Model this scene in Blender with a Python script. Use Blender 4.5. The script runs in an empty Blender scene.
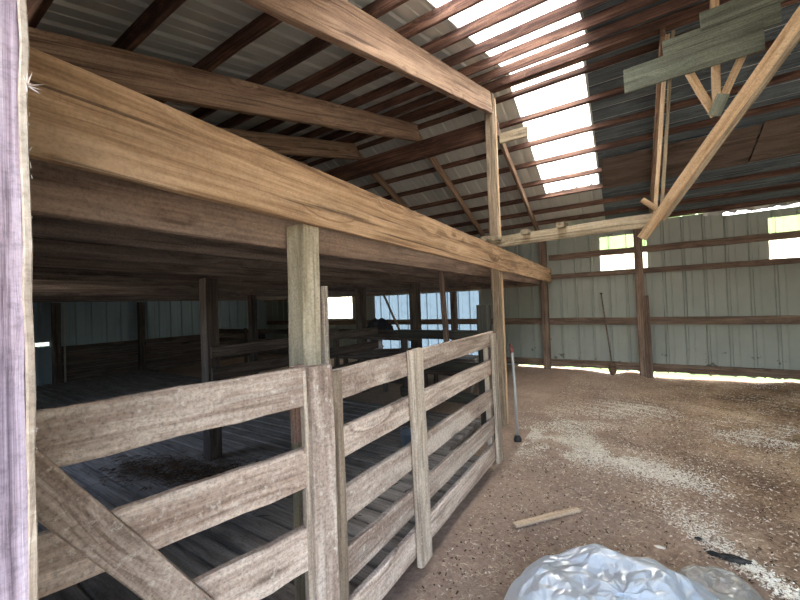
import bpy, bmesh, math, random
from mathutils import Vector, Matrix, noise
R = random.Random(7)
S = bpy.context.scene
COL = S.collection

# ------------------------------------------------------------------ helpers
def tag(o, label=None, cat=None, group=None, kind=None):
    if label: o['label'] = label
    if cat: o['category'] = cat
    if group: o['group'] = group
    if kind: o['kind'] = kind
    return o

def link(name, me, mat=None, parent=None, M=None):
    o = bpy.data.objects.new(name, me)
    COL.objects.link(o)
    if mat and me: me.materials.append(mat)
    if M is None: M = Matrix.Identity(4)
    if parent is not None:
        o.parent = parent
        o.matrix_local = WM[parent.name].inverted() @ M
    else:
        o.matrix_local = M
    WM[o.name] = M
    return o
WM = {}

def empty(name, loc):
    o = link(name, None, None, None, Matrix.Translation(Vector(loc)))
    o.empty_display_size = .1
    return o

def mesh_of(bm, name, smooth=False):
    me = bpy.data.meshes.new(name)
    bmesh.ops.recalc_face_normals(bm, faces=bm.faces)
    bm.to_mesh(me); bm.free()
    if smooth:
        for p in me.polygons: p.use_smooth = True
    return me

def board_bm(bm, L, w, t, seg=None, rough=.002, ch=.004, off=(0, 0, 0), seed=0):
    """a sawn board along local X: w along local Z, t along local Y, worn edges"""
    rr = random.Random(seed)
    seg = seg or max(2, int(L / .25))
    seg = min(seg, 40)
    hy, hz = t / 2, w / 2
    c = min(ch, hy * .5, hz * .5)
    prof = [(-hy + c, -hz), (hy - c, -hz), (hy, -hz + c), (hy, hz - c), (hy - c, hz), (-hy + c, hz), (-hy, hz - c), (-hy, -hz + c)]
    rings = []
    for i in range(seg + 1):
        x = -L / 2 + L * i / seg
        oy, oz = rr.uniform(-rough, rough), rr.uniform(-rough, rough)
        ring = []
        for (y, z) in prof:
            j = rr.uniform(-rough, rough) * .7
            ring.append(bm.verts.new((x + off[0] + (j if i in (0, seg) else 0), y + oy + j * .5 + off[1], z + oz + j * .5 + off[2])))
        rings.append(ring)
    for a, b in zip(rings, rings[1:]):
        for k in range(8):
            bm.faces.new((a[k], a[(k + 1) % 8], b[(k + 1) % 8], b[k]))
    bm.faces.new(rings[0][::-1]); bm.faces.new(rings[-1])

def frame(a, b, up):
    a, b = Vector(a), Vector(b)
    x = (b - a).normalized()
    z = Vector(up) - x * Vector(up).dot(x)
    z.normalize()
    y = z.cross(x)
    M = Matrix((x, y, z)).transposed().to_4x4()
    M.translation = (a + b) / 2
    return M, (b - a).length

SEED = [0]
def board(name, a, b, w, t, mat, parent=None, up=(0, 0, 1), rough=.002, ch=.004, seg=None):
    """a board from a to b; w is its size along 'up', t across"""
    M, L = frame(a, b, up)
    bm = bmesh.new(); SEED[0] += 1
    board_bm(bm, L, w, t, seg, rough, ch, seed=SEED[0])
    return link(name, mesh_of(bm, name), mat, parent, M)

def tube(name, pts, r, mat, parent=None, n=10):
    bm = bmesh.new(); rings = []
    pts = [Vector(p) for p in pts]
    rs = r if isinstance(r, (list, tuple)) else [r] * len(pts)
    o = pts[0]
    for i, p in enumerate(pts):
        d = (pts[min(i + 1, len(pts) - 1)] - pts[max(i - 1, 0)]).normalized()
        u = d.orthogonal().normalized() if i == 0 else (u - d * u.dot(d)).normalized()
        v = d.cross(u)
        rings.append([bm.verts.new(p - o + (u * math.cos(2 * math.pi * k / n) + v * math.sin(2 * math.pi * k / n)) * rs[i]) for k in range(n)])
    for a, b in zip(rings, rings[1:]):
        for k in range(n): bm.faces.new((a[k], a[(k + 1) % n], b[(k + 1) % n], b[k]))
    bm.faces.new(rings[0][::-1]); bm.faces.new(rings[-1])
    return link(name, mesh_of(bm, name, True), mat, parent, Matrix.Translation(o))

def fbm(x, y, s, oct=4): return noise.fractal(Vector((x * s, y * s, 3.7)), 1.0, 2.0, oct)
def sstep(a, b, x):
    t = max(0., min(1., (x - a) / (b - a))); return t * t * (3 - 2 * t)

# ------------------------------------------------------------------ materials
def lin(r, g, b):
    f = lambda v: ((v / 255 + .055) / 1.055) ** 2.4 if v > 10 else v / 255 / 12.92
    return (f(r), f(g), f(b), 1)

def newmat(name):
    m = bpy.data.materials.new(name); m.use_nodes = True
    nt = m.node_tree; nt.nodes.clear()
    out = nt.nodes.new('ShaderNodeOutputMaterial')
    bs = nt.nodes.new('ShaderNodeBsdfPrincipled')
    nt.links.new(bs.outputs[0], out.inputs[0])
    return m, nt, bs, out
def node(nt, t, **k):
    n = nt.nodes.new(t)
    for a, v in k.items():
        if a in n.inputs: n.inputs[a].default_value = v
        else: setattr(n, a, v)
    return n
def ramp(nt, stops):
    n = nt.nodes.new('ShaderNodeValToRGB')
    e = n.color_ramp.elements
    while len(e) < len(stops): e.new(.5)
    for q, (p, c) in zip(e, stops): q.position = p; q.color = c
    return n
def mixc(nt, fac, a, b, mode='MIX'):
    n = nt.nodes.new('ShaderNodeMix'); n.data_type = 'RGBA'; n.blend_type = mode
    for sock, v in ((n.inputs[0], fac), (n.inputs[6], a), (n.inputs[7], b)):
        if hasattr(v, 'is_output'): nt.links.new(v, sock)
        else: sock.default_value = v
    return n.outputs[2]
def mth(nt, op, a, b=0., clamp=False):
    n = nt.nodes.new('ShaderNodeMath'); n.operation = op; n.use_clamp = clamp
    for sock, v in ((n.inputs[0], a), (n.inputs[1], b)):
        if hasattr(v, 'is_output'): nt.links.new(v, sock)
        else: sock.default_value = v
    return n.outputs[0]

def wood(name, dark, mid, light, grain=22, stain=(60, 50, 42), stain_amt=.45, knots=.8, bump=.25, fleck=None, fleck_amt=0., rough=.85, checks=.55, speck=.6):
    m, nt, bs, out = newmat(name)
    tc = node(nt, 'ShaderNodeTexCoord'); oi = node(nt, 'ShaderNodeObjectInfo')
    sc = node(nt, 'ShaderNodeVectorMath', operation='SCALE'); sc.inputs[0].default_value = (37, 53, 71)
    nt.links.new(oi.outputs['Random'], sc.inputs[3])
    ad = node(nt, 'ShaderNodeVectorMath', operation='ADD')
    nt.links.new(tc.outputs['Object'], ad.inputs[0]); nt.links.new(sc.outputs[0], ad.inputs[1])
    mp = node(nt, 'ShaderNodeMapping'); mp.inputs['Scale'].default_value = (.6, grain, grain)
    nt.links.new(ad.outputs[0], mp.inputs[0])
    # grain bent round the knots
    mk = node(nt, 'ShaderNodeMapping'); mk.inputs['Scale'].default_value = (2.0, 6.5, 6.5)
    nt.links.new(ad.outputs[0], mk.inputs[0])
    vo = node(nt, 'ShaderNodeTexVoronoi', Scale=1.0); nt.links.new(mk.outputs[0], vo.inputs['Vector'])
    kn = mth(nt, 'SUBTRACT', 1., mth(nt, 'MULTIPLY', vo.outputs['Distance'], 5.5), True)
    kb = mth(nt, 'SUBTRACT', 1., mth(nt, 'MULTIPLY', vo.outputs['Distance'], 2.2), True)
    wp = node(nt, 'ShaderNodeVectorMath', operation='ADD')
    cmb = node(nt, 'ShaderNodeCombineXYZ'); nt.links.new(mth(nt, 'MULTIPLY', kb, 1.6), cmb.inputs[2]); nt.links.new(mth(nt, 'MULTIPLY', kb, .8), cmb.inputs[1])
    nt.links.new(mp.outputs[0], wp.inputs[0]); nt.links.new(cmb.outputs[0], wp.inputs[1])
    g = node(nt, 'ShaderNodeTexNoise', Scale=1.0, Detail=7., Roughness=.66, Distortion=.7)
    nt.links.new(wp.outputs[0], g.inputs['Vector'])
    mp2 = node(nt, 'ShaderNodeMapping'); mp2.inputs['Scale'].default_value = (2.5, grain * 5, grain * 5)
    nt.links.new(ad.outputs[0], mp2.inputs[0])
    g2 = node(nt, 'ShaderNodeTexNoise', Scale=1.0, Detail=3.); nt.links.new(mp2.outputs[0], g2.inputs['Vector'])
    gs = mth(nt, 'ADD', mth(nt, 'MULTIPLY', g.outputs[0], .68), mth(nt, 'MULTIPLY', g2.outputs[0], .32))
    rp = ramp(nt, [(.38, lin(*dark)), (.49, lin(*mid)), (.60, lin(*light))])
    nt.links.new(gs, rp.inputs[0])
    # blotchy dirt
    ms = node(nt, 'ShaderNodeMapping'); ms.inputs['Scale'].default_value = (1.6, 5, 5)
    nt.links.new(ad.outputs[0], ms.inputs[0])
    st = node(nt, 'ShaderNodeTexNoise', Scale=1.3, Detail=5., Roughness=.65); nt.links.new(ms.outputs[0], st.inputs['Vector'])
    sr = ramp(nt, [(.45, (0, 0, 0, 1)), (.72, (1, 1, 1, 1))]); nt.links.new(st.outputs[0], sr.inputs[0])
    col = mixc(nt, mth(nt, 'MULTIPLY', sr.outputs[0], stain_amt), rp.outputs[0], lin(*stain))
    # drying checks along the grain, and a fine dirty speckle
    mc = node(nt, 'ShaderNodeMapping'); mc.inputs['Scale'].default_value = (.9, grain * 2.6, grain * 2.6)
    nt.links.new(ad.outputs[0], mc.inputs[0])
    ck = node(nt, 'ShaderNodeTexNoise', Scale=1., Detail=2., Roughness=.5, Distortion=.25); nt.links.new(mc.outputs[0], ck.inputs['Vector'])
    cr = ramp(nt, [(.60, (0, 0, 0, 1)), (.68, (1, 1, 1, 1))]); nt.links.new(ck.outputs[0], cr.inputs[0])
    col = mixc(nt, mth(nt, 'MULTIPLY', cr.outputs[0], checks), col, lin(*[int(v * .6) for v in dark]))
    sp_ = node(nt, 'ShaderNodeTexNoise', Scale=85., Detail=5., Roughness=.75); nt.links.new(ad.outputs[0], sp_.inputs['Vector'])
    sr_ = ramp(nt, [(.36, (.55, .55, .55, 1)), (.5, (1, 1, 1, 1)), (.66, (1.25, 1.25, 1.25, 1))]); nt.links.new(sp_.outputs[0], sr_.inputs[0])
    col = mixc(nt, speck, col, sr_.outputs[0], 'MULTIPLY')
    kd = lin(*[int(v * .42) for v in dark])
    col = mixc(nt, mth(nt, 'MULTIPLY', kn, knots, True), col, kd)
    # tone differs from board to board
    hv = node(nt, 'ShaderNodeHueSaturation'); nt.links.new(col, hv.inputs['Color'])
    mr = node(nt, 'ShaderNodeMapRange'); mr.inputs[3].default_value = .82; mr.inputs[4].default_value = 1.16
    nt.links.new(oi.outputs['Random'], mr.inputs[0]); nt.links.new(mr.outputs[0], hv.inputs['Value'])
    col = hv.outputs[0]
    if fleck:
        fn = node(nt, 'ShaderNodeTexNoise', Scale=34., Detail=7., Roughness=.75); nt.links.new(ad.outputs[0], fn.inputs['Vector'])
        fr = ramp(nt, [(.56, (0, 0, 0, 1)), (.66, (1, 1, 1, 1))]); nt.links.new(fn.outputs[0], fr.inputs[0])
        col = mixc(nt, mth(nt, 'MULTIPLY', fr.outputs[0], fleck_amt), col, lin(*fleck))
    nt.links.new(col, bs.inputs['Base Color'])
    bs.inputs['Roughness'].default_value = rough
    bs.inputs['Specular IOR Level'].default_value = .25
    bp = node(nt, 'ShaderNodeBump', Strength=bump, Distance=.01); nt.links.new(gs, bp.inputs['Height'])
    nt.links.new(bp.outputs[0], bs.inputs['Normal'])
    return m

W_BEAM = wood('beam_wood', (124, 96, 70), (170, 136, 102), (198, 166, 132), 16, (104, 80, 60), .5, .8, checks=.75, speck=.35)
W_BEAM2 = wood('joist_wood', (92, 74, 62), (126, 104, 88), (146, 124, 106), 16, (76, 62, 54), .5, .6)
W_RAFT = wood('rafter_wood', (112, 86, 70), (150, 122, 100), (174, 146, 122), 18, (92, 72, 60), .55, .7, checks=.65, speck=.4)
W_PURL = wood('purlin_wood', (64, 44, 38), (96, 70, 60), (132, 100, 84), 20, (46, 34, 30), .7, .5)
W_FENCE = wood('fence_wood', (138, 120, 106), (182, 162, 146), (208, 192, 176), 13, (128, 102, 86), .75, .55, .5, (224, 214, 198), .6, checks=.22, speck=.85)
W_FPOST = wood('fence_post_wood', (130, 116, 100), (170, 154, 136), (192, 178, 160), 22, (116, 98, 84), .55, .7, .4, (214, 204, 186), .4)
W_FRONT = wood('front_post_wood', (136, 124, 102), (176, 162, 136), (198, 186, 162), 14, (120, 116, 88), .5, .5)
W_JOIST = wood('loft_joist_wood', (82, 72, 66), (116, 104, 96), (136, 122, 114), 16, (70, 60, 56), .5, .5)
W_CLEAT = wood('cleat_wood', (120, 90, 80), (160, 128, 112), (184, 154, 138))
W_STILE = wood('old_stile_wood', (96, 82, 68), (134, 118, 100), (156, 140, 122), 18, (84, 70, 58), .55, .6)
W_POST = wood('post_wood', (106, 92, 76), (144, 126, 106), (166, 150, 130), 14, (90, 80, 64), .5, .5)
W_NEW = wood('new_lumber', (170, 138, 104), (204, 174, 138), (220, 194, 160), 16, (150, 116, 88), .35, .9, checks=.3)
W_TIE = wood('tie_wood', (124, 110, 90), (158, 144, 120), (180, 166, 144), 16, (92, 80, 64), .5, .9)
W_GREY = wood('weathered_board_wood', (84, 88, 76), (112, 116, 102), (132, 136, 122), 22, (84, 88, 78), .45, .5)
W_BLACK = wood('shaded_post_wood', (40, 38, 34), (56, 54, 48), (72, 70, 62), 16, (34, 32, 30))  # darker copy of the stall wood: back-facing shade put into the colour
W_SHEATH = wood('roof_sheathing_wood', (72, 79, 84), (98, 107, 112), (116, 126, 132), 14, (62, 68, 72), .5, .2)
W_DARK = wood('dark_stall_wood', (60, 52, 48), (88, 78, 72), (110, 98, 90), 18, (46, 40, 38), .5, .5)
W_GIRT = wood('girt_wood', (86, 70, 60), (118, 98, 84), (146, 124, 108), 18, (64, 50, 42), .6, .6)
W_PLANK = wood('floor_plank_wood', (120, 112, 106), (152, 144, 138), (172, 164, 158), 12, (84, 78, 74), .6, .4, checks=.2)
W_SCRAP = wood('scrap_wood', (146, 120, 94), (196, 168, 138), (214, 190, 162), 20, (118, 98, 80), .4, .4)
W_RUST = wood('stained_panel', (80, 66, 58), (102, 86, 76), (118, 102, 92), 5, (70, 56, 48), .6, .1)
W_JAMB = wood('door_jamb_wood', (84, 70, 75), (152, 134, 142), (184, 170, 177), 42, (118, 112, 130), .5, .1, .5)

def metal(name, base, dirt, dirt_amt, rough=.5, metallic=.0, streak=(3, 3, .5)):
    m, nt, bs, out = newmat(name)
    tc = node(nt, 'ShaderNodeTexCoord')
    mp = node(nt, 'ShaderNodeMapping'); mp.inputs['Scale'].default_value = streak
    nt.links.new(tc.outputs['Object'], mp.inputs[0])
    n = node(nt, 'ShaderNodeTexNoise', Scale=1.6, Detail=6., Roughness=.6); nt.links.new(mp.outputs[0], n.inputs['Vector'])
    rp = ramp(nt, [(.42, (0, 0, 0, 1)), (.74, (1, 1, 1, 1))]); nt.links.new(n.outputs[0], rp.inputs[0])
    col = mixc(nt, mth(nt, 'MULTIPLY', rp.outputs[0], dirt_amt), lin(*base), lin(*dirt))
    nt.links.new(col, bs.inputs['Base Color'])
    bs.inputs['Roughness'].default_value = rough; bs.inputs['Metallic'].default_value = metallic
    return m
M_ROOF = metal('roof_steel', (212, 214, 208), (174, 176, 170), .55, .5, .1, (1.5, .3, .3))
M_WALL = metal('wall_steel', (148, 152, 143), (118, 121, 110), .45, .6, .0, (1.2, 1.2, .8))
M_WALLD = metal('stall_wall_steel', (150, 170, 180), (116, 132, 142), .5, .6)
M_PIPE = metal('pipe_steel', (176, 174, 170), (120, 112, 104), .5, .4, .5)
M_PLASTICBLACK = metal('black_rubber', (28, 28, 30), (46, 44, 42), .5, .6)
M_RED = metal('red_paint', (128, 62, 54), (90, 50, 46), .5, .5)
M_GREYPAINT = metal('bucket_plastic', (96, 104, 116), (62, 66, 74), .5, .45)
M_BAG = metal('feed_bag_white', (206, 206, 210), (110, 112, 120), .6, .6, 0, (14, 3, 3))
M_DARKCLOTH = metal('dark_tarp', (52, 52, 60), (34, 34, 40), .5, .7)
M_TWINE = metal('pale_tuft', (206, 196, 190), (190, 184, 176), .4, .8)

def translucent(name, col, diff=.25, stain=(150, 140, 110), amt=.25):
    m, nt, bs, out = newmat(name)
    nt.nodes.remove(bs)
    tc = node(nt, 'ShaderNodeTexCoord')
    n = node(nt, 'ShaderNodeTexNoise', Scale=7., Detail=6., Roughness=.7); nt.links.new(tc.outputs['Object'], n.inputs['Vector'])
    rp = ramp(nt, [(.5, (0, 0, 0, 1)), (.72, (1, 1, 1, 1))]); nt.links.new(n.outputs[0], rp.inputs[0])
    c = mixc(nt, mth(nt, 'MULTIPLY', rp.outputs[0], amt), lin(*col), lin(*stain))
    t = node(nt, 'ShaderNodeBsdfTranslucent'); d = node(nt, 'ShaderNodeBsdfDiffuse')
    nt.links.new(c, t.inputs[0]); nt.links.new(c, d.inputs[0])
    mx = node(nt, 'ShaderNodeMixShader'); mx.inputs[0].default_value = diff
    nt.links.new(t.outputs[0], mx.inputs[1]); nt.links.new(d.outputs[0], mx.inputs[2]); nt.links.new(mx.outputs[0], out.inputs[0])
    return m
nt = M_WALL.node_tree; bs_ = [n for n in nt.nodes if n.type == 'BSDF_PRINCIPLED'][0]
tc = node(nt, 'ShaderNodeTexCoord'); sp = node(nt, 'ShaderNodeSeparateXYZ'); nt.links.new(tc.outputs['Object'], sp.inputs[0])
n_ = node(nt, 'ShaderNodeTexNoise', Scale=7., Detail=5., Roughness=.7); nt.links.new(tc.outputs['Object'], n_.inputs['Vector'])
zf = node(nt, 'ShaderNodeMapRange'); zf.inputs[1].default_value = .2; zf.inputs[2].default_value = 1.3; zf.inputs[3].default_value = .10; zf.inputs[4].default_value = -.06
nt.links.new(sp.outputs[2], zf.inputs[0])
r_ = ramp(nt, [(.68, (0, 0, 0, 1)), (.72, (1, 1, 1, 1))]); nt.links.new(mth(nt, 'ADD', n_.outputs[0], zf.outputs[0]), r_.inputs[0])
old = bs_.inputs['Base Color'].links[0].from_socket
nt.links.new(mixc(nt, mth(nt, 'MULTIPLY', r_.outputs[0], .75), old, lin(58, 54, 48)), bs_.inputs['Base Color'])
T_SKY = translucent('skylight_fibreglass', (244, 244, 236))
T_WIN = translucent('wall_light_panel', (246, 244, 226))
T_BLUE = translucent('added_translucent_sheet', (60, 71, 82), .2, (38, 46, 54), .5)  # blue glow of the back wall, added as guessed translucent sheeting
T_WING = translucent('green_wall_light_panel', (112, 130, 90), .25, (88, 112, 66), .5)

def dirt_mat():
    m, nt, bs, out = newmat('dirt')
    tc = node(nt, 'ShaderNodeTexCoord')
    n1 = node(nt, 'ShaderNodeTexNoise', Scale=.9, Detail=8., Roughness=.62); nt.links.new(tc.outputs['Object'], n1.inputs['Vector'])
    n2 = node(nt, 'ShaderNodeTexNoise', Scale=26., Detail=9., Roughness=.78); nt.links.new(tc.outputs['Object'], n2.inputs['Vector'])
    rp = ramp(nt, [(.39, lin(108, 84, 66)), (.49, lin(172, 140, 110)), (.59, lin(224, 194, 160))])
    nt.links.new(mth(nt, 'ADD', mth(nt, 'MULTIPLY', n1.outputs[0], .55), mth(nt, 'MULTIPLY', n2.outputs[0], .45)), rp.inputs[0])
    # trodden litter near the fence is pinker and darker
    sp = node(nt, 'ShaderNodeSeparateXYZ'); nt.links.new(tc.outputs['Object'], sp.inputs[0])
    n3 = node(nt, 'ShaderNodeTexNoise', Scale=1.4, Detail=3.); nt.links.new(tc.outputs['Object'], n3.inputs['Vector'])
    fx = node(nt, 'ShaderNodeMapRange'); fx.inputs[1].default_value = -.2; fx.inputs[2].default_value = 1.1; fx.inputs[3].default_value = 1; fx.inputs[4].default_value = 0
    nt.links.new(mth(nt, 'ADD', sp.outputs[0], mth(nt, 'MULTIPLY', mth(nt, 'SUBTRACT', n3.outputs[0], .5), 1.6)), fx.inputs[0])
    c = mixc(nt, mth(nt, 'MULTIPLY', fx.outputs[0], .65), rp.outputs[0], mixc(nt, n2.outputs[0], lin(120, 98, 88), lin(214, 190, 174)))
    v = node(nt, 'ShaderNodeTexVoronoi', Scale=70.); nt.links.new(tc.outputs['Object'], v.inputs['Vector'])
    fl = mth(nt, 'SUBTRACT', 1., mth(nt, 'MULTIPLY', v.outputs['Distance'], 4.5), True)
    c = mixc(nt, mth(nt, 'MULTIPLY', fl, mth(nt, 'MULTIPLY', n1.outputs[0], .5)), c, lin(198, 180, 156))
    nt.links.new(c, bs.inputs['Base Color'])
    bs.inputs['Roughness'].default_value = .95; bs.inputs['Specular IOR Level'].default_value = .1
    bp = node(nt, 'ShaderNodeBump', Strength=1., Distance=.035); nt.links.new(n2.outputs[0], bp.inputs['Height'])
    nt.links.new(bp.outputs[0], bs.inputs['Normal'])
    return m
M_DIRT = dirt_mat()
def simple(name, a, b, scale=30., rough=.9):
    m, nt, bs, out = newmat(name)
    tc = node(nt, 'ShaderNodeTexCoord')
    n = node(nt, 'ShaderNodeTexNoise', Scale=scale, Detail=4.); nt.links.new(tc.outputs['Object'], n.inputs['Vector'])
    rp = ramp(nt, [(.35, lin(*a)), (.65, lin(*b))]); nt.links.new(n.outputs[0], rp.inputs[0])
    nt.links.new(rp.outputs[0], bs.inputs['Base Color']); bs.inputs['Roughness'].default_value = rough
    bs.inputs['Specular IOR Level'].default_value = .2
    return m
M_CHIP = simple('pale_shavings', (214, 200, 178), (240, 230, 212), 18.)
M_STRAW = simple('tan_straw', (164, 140, 114), (220, 200, 172), 14.)
M_CHAR = simple('charred_wood', (34, 32, 30), (66, 62, 58), 40.)
M_GRASS = simple('outside_grass', (44, 76, 24), (76, 108, 38), 3.)
M_CLOD = simple('dung_clod', (66, 50, 40), (104, 84, 66), 25.)

def plastic(name, tint, alpha, dif):
    m, nt, bs, out = newmat(name)
    nt.nodes.remove(bs)
    tr = node(nt, 'ShaderNodeBsdfTransparent'); tr.inputs[0].default_value = tint
    df = node(nt, 'ShaderNodeBsdfDiffuse'); df.inputs[0].default_value = dif
    tl = node(nt, 'ShaderNodeBsdfTranslucent'); tl.inputs[0].default_value = dif
    gl = node(nt, 'ShaderNodeBsdfGlossy'); gl.inputs['Roughness'].default_value = .3
    tc = node(nt, 'ShaderNodeTexCoord'); wn = node(nt, 'ShaderNodeTexNoise', Scale=7., Detail=2., Distortion=1.2); nt.links.new(tc.outputs['Object'], wn.inputs['Vector'])
    wr = mth(nt, 'ABSOLUTE', mth(nt, 'SUBTRACT', wn.outputs[0], .5))
    bp = node(nt, 'ShaderNodeBump', Strength=.28, Distance=.08); nt.links.new(wr, bp.inputs['Height'])
    for q in (df, tl, gl): nt.links.new(bp.outputs[0], q.inputs['Normal'])
    m0 = node(nt, 'ShaderNodeMixShader'); m0.inputs[0].default_value = .4
    nt.links.new(df.outputs[0], m0.inputs[1]); nt.links.new(tl.outputs[0], m0.inputs[2])
    m1 = node(nt, 'ShaderNodeMixShader'); m1.inputs[0].default_value = alpha
    nt.links.new(tr.outputs[0], m1.inputs[1]); nt.links.new(m0.outputs[0], m1.inputs[2])
    lw = node(nt, 'ShaderNodeLayerWeight', Blend=.25)
    m2 = node(nt, 'ShaderNodeMixShader')
    nt.links.new(mth(nt, 'ADD', mth(nt, 'MULTIPLY', lw.outputs['Fresnel'], .3), .05, True), m2.inputs[0])
    nt.links.new(m1.outputs[0], m2.inputs[1]); nt.links.new(gl.outputs[0], m2.inputs[2])
    nt.links.new(m2.outputs[0], out.inputs[0])
    return m
P_BLUE = plastic('clear_plastic_film', (.93, .97, 1, 1), .72, lin(226, 236, 246))
P_GREY = plastic('dusty_plastic_film', (.95, .95, .93, 1), .5, lin(196, 192, 182))

# ------------------------------------------------------------------ the ground
XL, XR, YF, YB = -11.3, 6.0, .1, 8.5       # barn walls
def gz(x, y):
    z = .05 * sstep(4.5, 8.4, y)
    z += .012 * fbm(x, y, 1.1, 4) + .006 * fbm(x + 9, y, 5., 3)
    # ruts of a vehicle that crossed the barn
    d = y - 6.0 - .12 * x
    z += .035 * math.exp(-(d / .35) ** 2) * sstep(-1.0, -.4, x) * math.sin(x * 1.9 + 1.2)
    z -= .03 * math.exp(-((y - 4.75 + .1 * x) / .22) ** 2) * sstep(-.8, .3, x)
    w = math.exp(-((y - 6.2) / 1.1) ** 2) * sstep(-1.1, -.5, x) * (1 - sstep(1.5, 3., x))
    z += .009 * w * math.sin((x * .35 + y) * 34)
    # heap against the back wall
    z += sstep(7.2, 8.35, y) * (.05 * sstep(-.2, -1.0, x) + .06 * math.exp(-((x - .02) / .22) ** 2) + .05 * math.exp(-((x - 2.25) / .25) ** 2)) * (1 if x > -4 else 0)
    f = sstep(-1.05, -1.25, x) * sstep(5.0, 4.6, y)
    if x < -1.05: z = z * (1 - f)
    return z - .02 * f
def grid_mesh(name, xs, ys, fz):
    vs = [(x, y, fz(x, y)) for y in ys for x in xs]
    n = len(xs); fs = [(j * n + i, j * n + i + 1, (j + 1) * n + i + 1, (j + 1) * n + i) for j in range(len(ys) - 1) for i in range(n - 1)]
    me = bpy.data.meshes.new(name); me.from_pydata(vs, [], fs)
    for p in me.polygons: p.use_smooth = True
    return me
def lsp(a, b, n): return [a + (b - a) * i / (n - 1) for i in range(n)]
xs = lsp(XL, -1.3, 24) + lsp(-1.26, 2.6, 150)[0:] + lsp(2.7, XR, 40)
ys = lsp(YF - .1, 1.4, 20) + lsp(1.43, YB + .12, 240)
link('floor', grid_mesh('floor', xs, ys, gz), M_DIRT)['kind'] = 'structure'

# grass outside, in a ring round the barn (bright strip under the back wall)
me = grid_mesh('ground', lsp(-40, 40, 30), lsp(YB + .12, 46, 20), lambda x, y: .02 - .0 * x)
link('ground', me, M_GRASS)['kind'] = 'structure'
me = grid_mesh('ground', lsp(-40, 40, 30), lsp(-46, YF - .1, 20), lambda x, y: -.01)
link('ground', me, simple('yard_gravel', (150, 140, 124), (184, 174, 156), 4.))['kind'] = 'structure'

# plank floor of the stalls: one deck, planks 155 mm wide along X
bm = bmesh.new(); k = 0
y = .32
while y < 4.5:
    k += 1
    cuts = [-11.2] + sorted([R.uniform(-8.5, -7), R.uniform(-4.6, -3.4)]) + [(-1.16 if y < 3.4 else -1.62) - R.uniform(0, .012)]
    for a, b in zip(cuts, cuts[1:]):
        board_bm(bm, b - a - .006, .136, .04, max(3, int((b - a) / .5)), .0025, .006, seed=k * 7)
        vs = bm.verts[-1:]; bm.verts.ensure_lookup_table()
        nv = (max(3, min(40, int((b - a) / .5))) + 1) * 8
        dz = R.uniform(-.004, .004)
        for v in bm.verts[len(bm.verts) - nv:]:
            v.co = Vector(((a + b) / 2 + v.co.x, y + v.co.z, .08 + v.co.y + dz))
    y += .156
link('floor_planking', mesh_of(bm, 'floor_planking'), W_PLANK)['kind'] = 'structure'

# ------------------------------------------------------------------ walls
def ribbed(bm, x0, x1, z0, z1, y=0., rib=.305, h=.026, ragged=0.):
    """ribbed steel in the local XZ plane, ribs standing to -Y"""
    pts = [x0]; x = math.floor(x0 / rib) * rib
    prof = []
    while x < x1 + rib:
        for dx, dy in ((-.028, 0), (-.012, -h), (.012, -h), (.028, 0), (.1, 0), (.105, -.004), (.115, -.004), (.12, 0)):
            if x0 < x + dx < x1: prof.append((x + dx, dy))
        x += rib
    prof = [(x0, 0)] + prof + [(x1, 0)]
    lo = [bm.verts.new((px, y + py, z0 + (R.uniform(-ragged, ragged) if ragged else 0))) for px, py in prof]
    hi = [bm.verts.new((px, y + py, z1)) for px, py in prof]
    for i in range(len(prof) - 1):
        bm.faces.new((lo[i], lo[i + 1], hi[i + 1], hi[i]))

WIN = [(-.44, .36, 2.17, 2.52), (-.44, .36, 2.56, 2.86), (2.07, 2.87, 2.13, 2.50), (2.07, 2.87, 2.60, 2.86), (-8.2, -7.18, 1.27, 1.965), (-6.3, -3.1, .2, 1.9)]
def wall_cells(x0, x1, z0, z1, holes):
    xsx = sorted({x0, x1} | {h[0] for h in holes} | {h[1] for h in holes})
    for a, b in zip(xsx, xsx[1:]):
        hs = sorted((h[2], h[3]) for h in holes if h[0] < (a + b) / 2 < h[1])
        z = z0
        for h0, h1 in hs:
            if h0 > z: yield a, b, z, h0
            z = h1
        if z1 > z: yield a, b, z, z1
bm = bmesh.new()
for a, b, z0, z1 in wall_cells(XL, XR, .135, 3.0, WIN):
    ribbed(bm, a, b, z0, z1, YB, ragged=.022 if z0 < .2 else 0)
for a, b in ((XL, -7.75), (-7.1, -2.2), (3.2, XR)): ribbed(bm, a, b, -.05, .17, YB + .002)
for a, b in ((XL, -1.25), (-.55, 1.5), (3.4, XR)): ribbed(bm, a, b, 3.0, 3.08, YB)
ribbed(bm, 1.5, 3.4, 3.045, 3.085, YB, ragged=.025)
link('wall_back', mesh_of(bm, 'wall_back'), M_WALL)['kind'] = 'structure'
for i, (a, b, z0, z1) in enumerate(WIN):
    bm = bmesh.new(); ribbed(bm, a - .01, b + .01, z0 - .01, z1 + .01, YB + .004)
    o = link('window_%d' % (i + 3 if i < 5 else 9), mesh_of(bm, 'window'), T_WING if i in (1, 3) else T_BLUE if i == 5 else T_WIN)  # the blue one is back wall made translucent for its glow, not a window
    o['kind'] = 'structure'
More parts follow.
